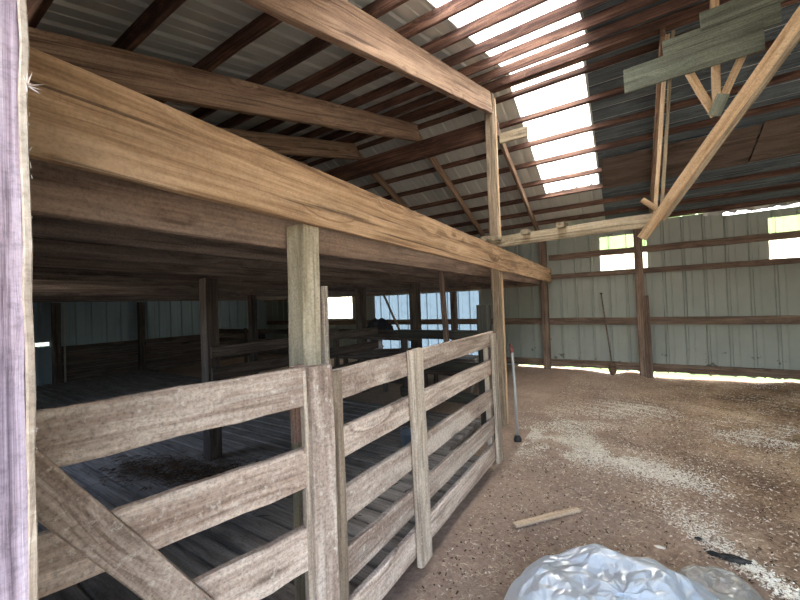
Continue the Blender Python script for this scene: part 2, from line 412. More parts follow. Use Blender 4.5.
# left wall: steel above, dark boards below 1 m
bm = bmesh.new(); [ribbed(bm, a, b, z0, z1) for a, b, z0, z1 in wall_cells(-YB, -YF, -.1, 3.1, [(-2.585, -2.15, .965, 1.05)])]
link('wall_left', mesh_of(bm, 'wall_left'), M_WALLD, None, Matrix.Translation((XL, 0, 0)) @ Matrix.Rotation(math.radians(-90), 4, 'Z'))['kind'] = 'structure'
bm = bmesh.new()
z = .02
while z < 1.0:
    board_bm(bm, 5.75, .135, .025, 14, .002, off=(0, 0, z)); z += .14
link('trim_1', mesh_of(bm, 'trim'), W_DARK, None, Matrix.Translation((XL + .04, 5.5, 0)) @ Matrix.Rotation(math.radians(90), 4, 'Z'))['kind'] = 'structure'
# front wall with the wide doorway the photograph is taken from
DX0, DX1, DZ = -.76, 4.6, 2.55
bm = bmesh.new(); [ribbed(bm, a, b, z0, z1) for a, b, z0, z1 in wall_cells(XL, DX0, -.1, 3.0, [(-5.9, -4.3, 1.0, 1.9)])]; ribbed(bm, DX0, DX1, DZ, 3.0); ribbed(bm, DX1, XR, -.1, 3.0)  # hole left of the doorway is an unseen opening, added to light the stall
link('wall_front', mesh_of(bm, 'wall_front'), M_WALL, None, Matrix.Translation((0, YF - .06, 0)))['kind'] = 'structure'
bm = bmesh.new(); ribbed(bm, YF, YB, -.1, 3.05)
link('wall_right', mesh_of(bm, 'wall_right'), M_WALL, None, Matrix.Translation((XR, 0, 0)) @ Matrix.Rotation(math.radians(90), 4, 'Z'))['kind'] = 'structure'
# gable ends above the side walls
for nm, gx in (('wall_left_gable', XL), ('wall_right_gable', XR)):
    bm = bmesh.new()
    v = [bm.verts.new(p) for p in ((gx, YF - .1, 3.0), (gx, YB, 3.0), (gx, YB, 3.09), (gx, 4.75, 4.48), (gx, YF - .1, 3.12))]
    bm.faces.new(v)
    o = link(nm, mesh_of(bm, nm), M_WALLD); o['kind'] = 'structure'

# ------------------------------------------------------------------ the roof
RY, RZ, PN, PF = 4.75, 4.39, .29, .375
NB = lambda y: RZ - PN * (RY - y)      # underside of the purlins, near slope
FB = lambda y: RZ - PF * (y - RY)      # far slope
SH = .105                                # sheet above that
def slope_sheet(bm, x0, x1, y0, y1, f):
    b2 = bmesh.new(); ribbed(b2, x0, x1, 0, 1, rib=.229, h=-.02)
    for v in b2.verts:
        y = y0 + (y1 - y0) * v.co.z
        v.co = Vector((v.co.x, y, f(y) + SH + v.co.y))
    b2.to_mesh(TMP); b2.free(); bm.from_mesh(TMP)
TMP = bpy.data.meshes.new('tmp')
SN, SF = (-1.12, -.26, 1.5, 4.60), (-1.2, -.34, 4.79, 7.12)
for nm, f, y0, y1, s in (('ceiling', NB, -.35, RY - .02, SN), ('ceiling_far_slope', FB, RY + .02, YB + .04, SF)):
    bm = bmesh.new()
    slope_sheet(bm, XL - .1, s[0], y0, y1, f); slope_sheet(bm, s[1], XR + .1, y0, y1, f)
    if s[2] > y0: slope_sheet(bm, s[0], s[1], y0, s[2], f)
    if s[3] < y1: slope_sheet(bm, s[0], s[1], s[3], y1, f)
    o = link(nm, mesh_of(bm, nm), M_ROOF); o['kind'] = 'structure'
for i, (f, s) in enumerate(((NB, SN), (FB, SF))):
    bm = bmesh.new(); slope_sheet(bm, s[0] - .02, s[1] + .02, s[2] - .02, s[3] + .02, lambda y, f=f: f(y) + .003)
    link('window_%d' % (i + 1), mesh_of(bm, 'skylight'), T_SKY)['kind'] = 'structure'
bpy.data.meshes.remove(TMP)
bm = bmesh.new()
for f, ya, yb, x0, sg in ((FB, RY + .06, YB - .02, SF[1] + .03, -PF), (NB, .3, RY - .06, SN[1] + .03, PN)):
    y = ya
    while y + .19 < yb:
        M_, L_ = frame((x0 + R.uniform(-.004, .004), y + .095, f(y + .095) + .099), (XR - .03, y + .095, f(y + .095) + .099), (0, 1, sg))
        n0 = len(bm.verts); board_bm(bm, L_, .19, .010, 12, .0005, .003, seed=int(y * 100)); bm.verts.ensure_lookup_table()
        for v in bm.verts[n0:]: v.co = M_ @ v.co
        y += .1908
link('ceiling_boards', mesh_of(bm, 'ceiling_boards'), W_SHEATH)['kind'] = 'structure'
bm = bmesh.new()
v = [bm.verts.new((x, y, z)) for x in (XL - .1, XR + .1) for y, z in ((RY - .1, NB(RY - .1) + SH + .03), (RY, RZ + SH + .03), (RY + .08, FB(RY + .08) + SH + .03))]
bm.faces.new((v[0], v[1], v[4], v[3])); bm.faces.new((v[1], v[2], v[5], v[4]))
link('trim_2', mesh_of(bm, 'ridge_cap'), M_ROOF)['kind'] = 'structure'

o = board('ridge_board', (XL + .02, 4.70, RZ + .045), (XR - .02, 4.70, RZ + .045), .13, .03, W_PURL, None, (0, 1, 0), .002)
tag(o, 'dark flat board along the roof ridge between the two skylights', 'board')
ORD = ['first', 'second', 'third', 'fourth', 'fifth', 'sixth', 'seventh', 'eighth', 'ninth', 'tenth', 'eleventh', 'twelfth', 'thirteenth', 'fourteenth', 'fifteenth', 'sixteenth', 'seventeenth']
NEARP = [.55, 1.0, 1.52, 1.99, 2.42, 2.84, 3.28, 3.70, 4.10, 4.48]
FARP = [4.89, 5.32, 5.80, 6.22, 6.71, 7.12, 7.56, 7.95, 8.3]
for lst, f, up, nm in ((NEARP[::-1], NB, (0, -PN, 1), 'near'), (FARP, FB, (0, PF, 1), 'far')):
    for i, y in enumerate(lst):
        o = board('purlin', (XL + .02, y, f(y) + .045), (XR - .02, y, f(y) + .045), .088, .04, W_PURL, None, up, .003, seg=40)
        tag(o, 'brown roof purlin on the %s slope, %s below the ridge' % (nm, ORD[i]), 'purlin', 'purlins on the %s roof slope' % nm)
# near rafters, running up to the ridge post and the header
nr = [-1.42, -2.62, -3.82, -5.02, -6.22, -7.42, -8.62, -9.82]
for i, x in enumerate(nr):
    y1 = 4.53 if i == 0 else 4.735
    h = .265 if i == 0 else .25
    y0 = .2
    u = Vector((0, -PN, 1)).normalized()
    a, b = Vector((x, y0, NB(y0))) - u * (h / 2 + (.03 if i == 1 else .002)), Vector((x, y1, NB(y1))) - u * (h / 2 + (.03 if i == 1 else .002))
    o = board('rafter', a, b, h, .06, W_RAFT, None, u, .003)
    tag(o, 'wide tan rafter rising from top of photo to the tall ridge post' if i == 0 else
        ('reddish brown rafter ending on the header, next one left of the ridge post' if i == 1 else 'dark brown rafter under the near roof slope, %s rafter left of the ridge post' % ORD[i]),
        'rafter', 'rafters under the near roof slope')
for i, x in enumerate((3.4, 4.8)):
    u = Vector((0, -PN, 1)).normalized()
    a, b = Vector((x, .2, NB(.2))) - u * .127, Vector((x, 4.72, NB(4.72))) - u * .127
    tag(board('rafter', a, b, .25, .06, W_RAFT, None, u, .003), 'rafter under the near roof slope right of the grey boards, %s from them' % ORD[i], 'rafter', 'rafters under the near roof slope')
# far rafters
fr = [-1.52, -2.68, -3.88, -5.08, -6.28, -7.48, -8.68, -9.88]
FL = ['slim tan rafter on the far slope just right of the ridge post', 'slim brown rafter on the far slope, nearest one left of the ridge post', 'slim brown rafter on the far slope, second one left of the ridge post']
for i, x in enumerate(fr + [.42]):
    u = Vector((0, PF, 1)).normalized(); h = .14
    y0 = 4.82 if x < -.9 else 4.66
    a, b = Vector((x, y0, FB(y0))) - u * (h / 2 + .006), Vector((x - (.04 if i < 3 else 0), 8.44, FB(8.44))) - u * (h / 2 + .006)
    lab = FL[i] if i < 3 else ('slim rafter on the far slope deep left, %s one left of the ridge post' % ORD[i - 1] if i < len(fr) else
          'rafter on the far slope right of the skylight, behind the grey boards')
    tag(board('rafter', a, b, h, .045, W_RAFT, None, u, .003), lab, 'rafter', 'rafters under the far roof slope')
# header under the ridge
o = board('ridge_header', (-11.2, 4.772, 3.97), (-1.385, 4.772, 3.97), .25, .045, W_PURL, None, (0, 0, 1), .003)
tag(o, 'dark brown header board running left from the top of the ridge post', 'header')
o = board('ridge_header', (-11.2, 4.83, 3.94), (-1.385, 4.83, 3.94), .2, .045, W_PURL, None, (0, 0, 1), .003)
tag(o, 'second dark header board behind the first, its lower edge lit', 'header')
# stained panel beside the skylight on the far slope
u = Vector((0, PF, 1)).normalized()
o = board('roof_panel', (-.27, 6.76, FB(6.76) - .008), (1.55, 6.76, FB(6.76) - .008), .78, .012, W_RUST, None, (0, 1, -PF), .0)
tag(o, 'brown stained panel under the far roof slope right of the skylight', 'panel')
o = board('roof_panel', (1.57, 6.72, FB(6.72) - .008), (3.4, 6.72, FB(6.72) - .008), .78, .012, W_RUST, None, (0, 1, -PF), .0)
tag(o, 'brown stained panel at the right edge of the photo under the far slope', 'panel')
# torn closure strip under the eave: light shows through its ragged lower edge
bm = bmesh.new()
n = 60
top = []; bot = []
for i in range(n + 1):
    x = 1.2 + 3.2 * i / n
    top.append(bm.verts.new((x, YB - .11, 3.2))); bot.append(bm.verts.new((x + R.uniform(-.02, .02), YB - .10 + R.uniform(-.03, .01), 3.02 + R.uniform(-.035, .025))))
for i in range(n): bm.faces.new((bot[i], bot[i + 1], top[i + 1], top[i]))
o = link('eave_strip', mesh_of(bm, 'eave_strip'), M_PIPE)
tag(o, 'crumpled grey metal strip under the eave above the right window', 'strip')

# ------------------------------------------------------------------ posts and loft
def post(name, x, y, z0, z1, sx, sy, mat, parent=None, tilt=(0, 0)):
    return board(name, (x, y, z0), (x + tilt[0], y + tilt[1], z1), sy, sx, mat, parent, (0, 1, 0), .003, .006, seg=max(6, int((z1 - z0) / .3)))
rp = empty('ridge_post', (-1.445, 4.67, 0))
post('shaft', -1.448, 4.685, -.05, 4.36, .118, .13, W_POST, rp)
for z0, z1 in ((.0, 1.96), (2.33, 4.3)): board('lit_face_strip', (-1.383, 4.70, z0), (-1.383, 4.70, z1), .05, .012, W_NEW, rp, (0, 1, 0))  # pale strips stand in for light falling on the post's side face
board('stub', (-1.35, 4.76, 3.78), (-1.0, 4.76, 3.78), .13, .04, W_TIE, rp, (0, 0, 1))
tag(rp, 'tall square wooden post rising from the fence end to the roof ridge', 'post')

sk = lambda y: -.010 * (y - .2)
o = board('loft_beam', (-1.32, .2, 2.176), (-1.32 + sk(8.35), 8.35, 2.125), .288, .04, W_BEAM, None, (0, 0, 1), .002, .003, seg=30)
tag(o, 'long tan beam crossing the photo diagonally above the fence', 'beam', kind='thing')
o = board('loft_beam', (-1.515, .2, 2.06), (-1.515 + sk(8.2), 8.2, 2.09), .285, .04, W_BEAM2, None, (0, 0, 1), .002, .003, seg=30)
tag(o, 'brown beam behind the front post, just inside the long tan beam', 'beam', kind='thing')
for i in range(15):
    x = -2.12 - .6 * i
    o = board('joist', (x, .22, 2.09), (x, 8.22, 2.09), .28, .04, W_JOIST, None, (0, 0, 1), .002, .003)
    tag(o, 'dark loft joist under the loft floor, %s one in from the brown beam' % ORD[i], 'joist', 'joists under the hay loft')
bm = bmesh.new()
x = -1.63
while x > -11.1:
    board_bm(bm, 8.1, .195, .028, 10, .001, off=(0, 0, 0))
    nv = 11 * 8; bm.verts.ensure_lookup_table()
    for v in bm.verts[len(bm.verts) - nv:]: v.co = Vector((x + v.co.z, 4.27 + v.co.x, 2.249 + v.co.y))
    x -= .2
tag(link('loft_floor', mesh_of(bm, 'loft_floor'), W_DARK), kind='structure')
o = board('loft_ledger', (-11.1, 8.26, 2.06), (-1.64, 8.26, 2.06), .28, .04, W_BEAM2, None, (0, 0, 1))
tag(o, 'ledger board along the back wall carrying the loft joist ends', 'ledger')

fp = empty('front_post', (-1.425, 1.345, .06))
post('shaft', -1.42, 1.285, .1, 2.03, .12, .118, W_FRONT, fp, (0, .02))
board('side_board', (-1.40, 1.40, .1), (-1.405, 1.40, 1.72), .035, .085, W_FPOST, fp, (0, 1, 0))
board('cleat', (-1.342, 1.17, 1.33), (-1.342, 1.17, .975), .075, .03, W_CLEAT, fp, (0, 1, 0))
tag(fp, 'square pale wooden post holding up the long beam behind the gate end', 'post')
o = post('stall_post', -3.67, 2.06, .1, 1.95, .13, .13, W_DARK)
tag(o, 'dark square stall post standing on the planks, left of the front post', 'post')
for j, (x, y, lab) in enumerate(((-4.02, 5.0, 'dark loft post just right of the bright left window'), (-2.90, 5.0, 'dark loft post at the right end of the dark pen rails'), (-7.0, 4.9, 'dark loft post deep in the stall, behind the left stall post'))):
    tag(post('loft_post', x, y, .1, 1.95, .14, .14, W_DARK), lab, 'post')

# ------------------------------------------------------------------ the fence and the gate
F = empty('board_fence', (-1.1, 2.3, 0))
for i, (zb, zt) in enumerate(((1.187, 1.322), (.92, 1.056), (.63, .778), (.36, .507), (.11, .262))):
    y1 = 3.4
    board('rail', (-1.126, 1.15, (zb + zt) / 2), (-1.126, y1, (zb + zt) / 2 - .004), zt - zb, .036, W_FENCE, F, (0, 0, 1), .003, .005, seg=14)
board('stile', (-1.094, 1.168, .02), (-1.097, 1.168, 1.322), .066, .03, W_STILE, F, (0, 1, 0), .003, .006)
board('stile', (-1.08, 1.875, .07), (-1.08, 1.835, 1.335), .135, .045, W_FPOST, F, (0, 1, 0), .004, .01)
board('stile', (-1.082, 3.36, .09), (-1.082, 3.33, 1.30), .12, .035, W_FPOST, F, (0, 1, 0), .003, .006)
board('stile', (-1.16, 3.36, .09), (-1.16, 3.34, 1.29), .09, .045, W_FPOST, F, (0, 1, 0), .003, .006)
tag(F, 'five rail weathered board fence running back from the gate to the ridge post', 'fence')

ga = math.radians(14.5); GD = Vector((math.sin(ga), math.cos(ga), 0)); GN = Vector((math.cos(ga), -math.sin(ga), 0)); GP = Vector((-1.08, 1.13, 0))
gp = lambda s, z, n=0.: GP + GD * s + GN * n + Vector((0, 0, z))
G = empty('board_gate', gp(-.45, 0))
for zb, zt in ((1.203, 1.36), (.878, 1.037), (.548, .721), (.23, .38)):
    board('rail', gp(-.93, (zb + zt) / 2, -.018), gp(-.012, (zb + zt) / 2 + .002, -.018), zt - zb, .036, W_FENCE, G, (0, 0, 1), .003, .006, seg=10)
board('stile', gp(-.068, .03, .02), gp(-.068, 1.365, .02), .104, .038, W_FENCE, G, GD, .003, .006)
board('stile', gp(-.125, .03, -.017), gp(-.125, 1.35, -.017), .02, .04, W_FPOST, G, GD, .002, .004)
board('brace', gp(-.985, 1.335, .018), gp(-.19, .11, .018), .096, .034, W_FENCE, G, GD + Vector((0, 0, .6)), .003, .006)
tag(G, 'weathered board gate with a diagonal brace, nearest the camera on the left', 'gate')

J = empty('door_jamb', (-.69, .05, 0))
board('jamb_board', (-.69, .053, 0), (-.69, .053, 2.55), .15, .14, W_JAMB, J, (0, 1, 0), .0015, .008, seg=60)
board('rough_edge', (-.6185, .1235, 0), (-.6185, .1235, 2.5), .008, .005, W_FPOST, J, (0, 1, 0), .0012, .002, seg=80)
bm = bmesh.new()
rr = random.Random(3)
for i in range(16):
    d = Vector((rr.uniform(.1, 1), rr.uniform(-.3, 1), rr.uniform(-1, .9))).normalized(); L = rr.uniform(.006, .02)
    s = Vector((rr.uniform(-.3, .3), rr.uniform(-.3, .3), 1)).cross(d).normalized() * .0012; q = d.cross(s)
    vs = [bm.verts.new(p) for p in (s, q, -s, d * L)]
    for t in ((0, 1, 3), (1, 2, 3), (2, 0, 3), (0, 2, 1)): bm.faces.new([vs[k] for k in t])
tu = link('splinter_tuft', mesh_of(bm, 'tuft'), M_TWINE, J, Matrix.Translation((-.619, .126, 1.89)))
tu['label'] = 'white splintery tuft'
bm = bmesh.new()
for i in range(70):
    z = rr.uniform(.6, 2.4); w = rr.uniform(.0004, .0010)
    bmesh.ops.create_cone(bm, cap_ends=True, segments=5, radius1=w, radius2=.0003, depth=rr.uniform(.003, .009),
        matrix=Matrix.Translation((-.6205 + rr.uniform(-.003, .001), .1275 + rr.uniform(-.002, .002), z)) @ Matrix.Rotation(rr.uniform(-.6, .6), 4, 'X'))
link('splinters', mesh_of(bm, 'splinters'), M_TWINE, J)['kind'] = 'stuff'
tag(J, 'pale lavender rough door jamb at the left edge of the photo', 'door jamb')

# ------------------------------------------------------------------ truss on the right
T = empty('roof_truss', (.2, 4.4, 2.2))
board('bottom_chord', (-1.60, 4.55, 2.365), (.30, 4.42, 2.375), .135, .045, W_TIE, T, (0, 0, 1), .004, .008)
d0, d1 = Vector((.152, 4.40, 2.20)), Vector((1.14, 3.38, 3.56))
board('diagonal', d0, d1, .088, .045, W_NEW, T, (1, 0, -.7), .003)
o_ = Vector((.048, .035, -.034))
board('diagonal', d0 + o_ + (d1 - d0) * .13, d1 + o_, .045, .05, W_TIE, T, (1, 0, -.7), .003)
board('gusset', (.66, 3.86, 3.06), (.715, 3.81, 3.20), .085, .012, W_GREY, T, (1, 0, -.7), .001)
for a, b in (((.68, 3.96, 3.10), (.50, 3.92, 3.56)), ((.69, 3.95, 3.12), (.706, 3.92, 4.05)), ((.705, 3.94, 3.16), (.95, 3.90, 3.72))):
    board('web', a, b, .055, .036, W_NEW, T, (1, 0, .3), .002)
board('web', (.27, 4.46, 2.44), (.44, 4.46, 4.20), .035, .06, W_NEW, T, (1, 0, 0), .002)
board('web', (.325, 4.50, 2.42), (.49, 4.50, 4.24), .03, .06, W_TIE, T, (1, 0, 0), .002)
board('web', (.17, 4.46, 2.60), (.30, 4.44, 2.46), .05, .04, W_NEW, T, (1, 0, 1), .002)
for x, dz in ((-1.36, -.01), (-1.0, .012), (-.60, .03), (-1.5, .0)):
    board('block', (x, 4.40 - .07 * (x + 1.6) , 2.41 + dz), (x + .01, 4.62 - .07 * (x + 1.6), 2.425 + dz), .06, .085, W_TIE, T, (0, 0, 1), .003)
tag(T, 'truss of pale new lumber with a long diagonal hanging at upper right', 'truss')
for (a, x1, zb, zt, lab, yy) in ((.05, .94, 3.405, 3.615, 'lowest and longest of three grey weathered boards on the truss', 3.75),
                       (.338, 1.04, 3.578, 3.762, 'middle grey weathered board of three stepped on the truss', 3.776),
                       (.583, 1.10, 3.724, 3.87, 'topmost shortest grey weathered board of three on the truss', 3.75)):
    o = board('weathered_board', (a, yy, (zb + zt) / 2), (x1, yy - .02, (zb + zt) / 2 + .01), zt - zb, .022, W_GREY, None, (0, 0, 1), .002)
    tag(o, lab, 'board', 'grey boards nailed to the truss')

# ------------------------------------------------------------------ back wall framing
for (z, h, x0, lab) in ((2.53, .12, -1.43, 'topmost horizontal girt on the back wall, crossing the windows'), (2.105, .1, -1.43, 'horizontal girt on the back wall just below the windows'),
                        (1.145, .14, -11.2, 'horizontal girt along the middle of the back wall'), (.245, .14, -11.2, 'bottom board along the foot of the back wall')):
    o = board('girt', (x0, 8.435, z), (XR - .02, 8.435, z - (.0 if z > 2 else .02)), h, .06, W_GIRT, None, (0, 0, 1), .004, .006, seg=40)
    tag(o, lab, 'girt', 'girts on the back wall')
for x, lab in ((-3.70, 'third back wall post from the right, seen under the loft'), (-1.53, 'back wall post below the far end of the long beam'), (.215, 'back wall post beside the left bright wall panel'), (2.95, 'back wall post at the right edge of the photo')):
    tag(post('wall_post', x, 8.33, -.05, 3.0 if x > -1.6 else 1.9, .14, .13, W_GIRT), lab, 'post', 'posts of the back wall')
tag(post('leaning_board', .31, 8.22, .06, 1.62, .10, .035, W_GIRT, None, (-.02, .04)), 'short brown board standing against the right back wall post', 'board')
for y, lab in ((4.4, 'dark left wall post in the middle of the stall wall'), (2.68, 'dark left wall post next to the bright slot')):
    tag(post('wall_post', XL + .13, y, .06, 1.95, .14, .14, W_DARK), lab, 'post')
tag(board('door_strip', (XL + .22, 2.80, .1), (XL + .22, 2.80, 1.95), .035, .02, M_PIPE, None, (0, 1, 0)), 'thin pale upright strip catching light in the dark stall wall', 'strip')
# the bright slot in the left wall
bm = bmesh.new()
bmesh.ops.create_cube(bm, size=1, matrix=Matrix.Translation((XL - .03, 2.37, 1.008)) @ Matrix.Diagonal((.004, .46, .1, 1)))
link('window_8', mesh_of(bm, 'window_8'), T_WIN)['kind'] = 'structure'

# shovel leaning on the back wall
sh = empty('shovel', (-.30, 8.24, gz(-.3, 8.24)))
z0 = gz(-.3, 8.24)
tube('handle', [(-.31, 8.27, z0 + .22), (-.38, 8.32, 1.0), (-.45, 8.39, 1.70)], .0125, W_GIRT, sh)
tube('grip', [(-.475, 8.39, 1.70), (-.425, 8.39, 1.70)], .012, M_PLASTICBLACK, sh)
bm = bmesh.new()
rows = [(.0, .02, 0), (.04, .06, -.012), (.13, .075, -.03), (.2, .06, -.022), (.25, .02, 0)]
gr = [[bm.verts.new((u * w, dy * (1 - u * u) * -1, -d)) for u in (-1, -.5, 0, .5, 1)] for d, w, dy in rows]
for a, b in zip(gr, gr[1:]):
    for k in range(4): bm.faces.new((a[k], a[k + 1], b[k + 1], b[k]))
bmesh.ops.solidify(bm, geom=bm.faces[:], thickness=.004)
link('blade', mesh_of(bm, 'blade', True), W_GIRT, sh, Matrix.Translation((-.30, 8.25, z0 + .25)) @ Matrix.Rotation(-.08, 4, 'X'))
tag(sh, 'long handled shovel leaning against the pale back wall', 'shovel')

# pole with a red top by the ridge post
pb = Vector((-1.12, 4.16, gz(-1.12, 4.16)))
hp = empty('hydrant_pole', pb)
tube('pipe', [pb + Vector((-.01, .02, .04)), (-1.155, 4.26, .55), (-1.19, 4.32, 1.03)], .018, M_PIPE, hp)
tube('foot', [pb + Vector((.0, 0, .0)), pb + Vector((-.002, .005, .03)), pb + Vector((-.008, .015, .065))], [.042, .045, .03], M_PLASTICBLACK, hp)
tube('red_head', [(-1.188, 4.315, .965), (-1.19, 4.32, 1.0), (-1.192, 4.322, 1.05)], [.018, .024, .018], M_RED, hp)
tube('lever', [(-1.192, 4.322, 1.05), (-1.215, 4.33, 1.09)], [.012, .016], M_RED, hp)
tag(hp, 'thin grey pipe with a red head and black foot beside the ridge post', 'pole')

# ------------------------------------------------------------------ inside the stall
P1 = empty('pen_fence', (-3.6, 3.3, .1))
for zb, zt in ((1.135, 1.25), (.90, 1.03), (.62, .76)):
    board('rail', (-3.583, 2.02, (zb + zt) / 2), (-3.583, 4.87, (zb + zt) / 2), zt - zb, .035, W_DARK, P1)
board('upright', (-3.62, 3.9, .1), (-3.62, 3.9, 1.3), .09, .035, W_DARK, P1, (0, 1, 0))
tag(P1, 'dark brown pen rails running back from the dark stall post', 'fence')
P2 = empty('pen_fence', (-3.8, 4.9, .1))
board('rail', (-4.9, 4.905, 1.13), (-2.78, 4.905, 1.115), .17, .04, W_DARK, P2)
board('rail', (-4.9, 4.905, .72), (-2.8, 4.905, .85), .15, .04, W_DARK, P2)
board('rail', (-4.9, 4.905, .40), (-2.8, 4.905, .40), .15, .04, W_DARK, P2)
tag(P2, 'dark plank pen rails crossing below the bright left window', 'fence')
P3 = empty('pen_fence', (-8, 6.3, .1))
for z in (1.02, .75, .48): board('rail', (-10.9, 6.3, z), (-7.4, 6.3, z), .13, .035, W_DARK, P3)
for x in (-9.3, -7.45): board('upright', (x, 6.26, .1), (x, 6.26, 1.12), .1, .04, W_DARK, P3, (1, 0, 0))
tag(P3, 'far grey pen rails in the dark left back corner', 'fence')
P4 = empty('pen_gate', (-1.55, 3.85, .1))
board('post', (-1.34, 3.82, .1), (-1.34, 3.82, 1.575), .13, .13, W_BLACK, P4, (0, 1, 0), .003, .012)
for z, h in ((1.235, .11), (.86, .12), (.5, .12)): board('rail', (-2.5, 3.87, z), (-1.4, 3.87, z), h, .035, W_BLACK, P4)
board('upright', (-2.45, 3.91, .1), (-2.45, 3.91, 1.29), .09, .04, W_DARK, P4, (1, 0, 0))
tag(P4, 'dark pen gate with a thick short post just behind the fence end', 'gate')
tag(board('hanging_board', (-1.70, 3.52, 1.97), (-1.655, 3.5, 1.14), .035, .055, W_GIRT, None, (0, 1, 0)), 'thin board hanging from the loft above the fence', 'board')
tag(board('leaning_board', (-5.75, 8.20, 1.9), (-4.65, 7.9, .05), .06, .03, W_SCRAP, None, (1, 0, .6)), 'board leaning diagonally on the back wall under the loft', 'board')
# feed trough
TR = empty('feed_trough', (-2.0, 4.9, .1))
board('side_panel', (-2.6, 4.55, .72), (-1.75, 4.55, .72), .24, .03, W_DARK, TR)
board('side_panel', (-2.6, 4.95, .72), (-1.75, 4.95, .72), .24, .03, W_PLANK, TR)
board('end_panel', (-2.58, 4.57, .72), (-2.58, 4.93, .72), .24, .03, W_PLANK, TR)
board('end_panel', (-1.77, 4.57, .72), (-1.77, 4.93, .72), .24, .03, W_PLANK, TR)
board('bottom', (-2.56, 4.75, .62), (-1.79, 4.75, .62), .36, .03, W_PLANK, TR, (0, 1, 0))
for x in (-2.53, -1.82):
    for y in (4.58, 4.92): board('leg', (x, y, .1), (x, y, .62), .06, .05, W_DARK, TR, (0, 1, 0))
tag(TR, 'wooden feed trough on legs standing behind the fence in the stall', 'trough')

def lathe(bm, prof, n=20):
    rings = [[bm.verts.new((r * math.cos(2 * math.pi * k / n), r * math.sin(2 * math.pi * k / n), z)) for k in range(n)] for r, z in prof]
    for a, b in zip(rings, rings[1:]):
        for k in range(n): bm.faces.new((a[k], a[(k + 1) % n], b[(k + 1) % n], b[k]))
    bm.faces.new(rings[0][::-1])
B = empty('bucket', (-1.98, 3.2, .1))
bm = bmesh.new(); lathe(bm, [(.075, 0), (.085, .05), (.1, .16), (.108, .17), (.108, .18), (.1, .18), (.09, .16), (.075, .02), (.01, .015)])
link('pail', mesh_of(bm, 'pail', True), M_GREYPAINT, B, Matrix.Translation((-1.98, 3.2, .1)))
tube('bail', [(-2.085, 3.2, .27), (-2.06, 3.16, .32), (-1.98, 3.13, .35), (-1.90, 3.16, .32), (-1.875, 3.2, .27)], .004, M_PIPE, B, 6)
tag(B, 'small grey bucket on the planks behind the middle fence post', 'bucket')

def lump(name, loc, size, mat, seed, amp=.25, sub=3, scale=3.):
    bm = bmesh.new(); bmesh.ops.create_icosphere(bm, subdivisions=sub, radius=1)
    for v in bm.verts:
        k = 1 + amp * noise.fractal(v.co * scale * .6 + Vector((seed, seed * 2, 0)), 1., 2., 4)
        v.co = Vector((v.co.x * size[0] * k, v.co.y * size[1] * k, max(v.co.z * size[2] * k, -size[2] * .55)))
    return link(name, mesh_of(bm, name, True), mat, None, Matrix.Translation(loc))
tag(lump('dung_clod', (-1.45, 2.36, .135), (.07, .05, .045), M_CHAR, 4., .4), 'black clod on the planks just behind the fence', 'clod')
tag(lump('tarp_bundle', (-4.2, 5.75, 1.12), (.26, .16, .22), M_DARKCLOTH, 8., .5, 4), 'dark bundle heaped behind the dark pen rails', 'bundle')
tag(lump('feed_bag', (-4.02, 5.3, .86), (.22, .12, .17), M_BAG, 2., .3, 4), 'white striped feed bag behind the dark pen rails', 'bag')
# a bale rack they rest on
bm = bmesh.new()
CR = empty('crate', (-4.1, 5.5, .1))
board('top_panel', (-4.6, 5.5, .66), (-3.6, 5.5, .66), .8, .04, W_DARK, CR, (0, 1, 0))
for x in (-4.55, -3.65):
    for y in (5.15, 5.85): board('leg', (x, y, .1), (x, y, .64), .07, .07, W_DARK, CR, (0, 1, 0))
tag(CR, 'dark low bench holding the feed bag behind the pen rails', 'bench')

# ------------------------------------------------------------------ on the ground
a = Vector((-.735, 2.55, 0)); b = Vector((-.372, 2.965, 0))
a.z = gz(a.x, a.y) + .018; b.z = gz(b.x, b.y) + .018
tag(board('scrap_board', a, b, .022, .05, W_SCRAP, None, (0, 0, 1)), 'short brown piece of board lying on the dirt beyond the plastic', 'board')
tag(lump('charred_stick', (.47, 2.845, gz(.47, 2.845) + .012), (.075, .024, .02), M_CHAR, 5., .5), 'larger black charred lump lying in the shavings at lower right', 'charcoal')
tag(lump('charred_stick', (.395, 2.86, gz(.395, 2.86) + .008), (.04, .016, .014), M_CHAR, 6., .5), 'smaller black charred lump touching the larger one at lower right', 'charcoal')
tag(lump('charred_stick', (.33, 3.0, gz(.33, 3.0) + .006), (.022, .012, .01), M_CHAR, 9., .5), 'tiny black speck in the shavings beyond the charred lumps', 'charcoal')

tag(lump('pale_chip', (.112, 2.79, gz(.112, 2.79) + .006), (.03, .014, .007), M_CHIP, 3., .3), 'single large pale chip of wood lying between plastic and black lumps', 'chip')
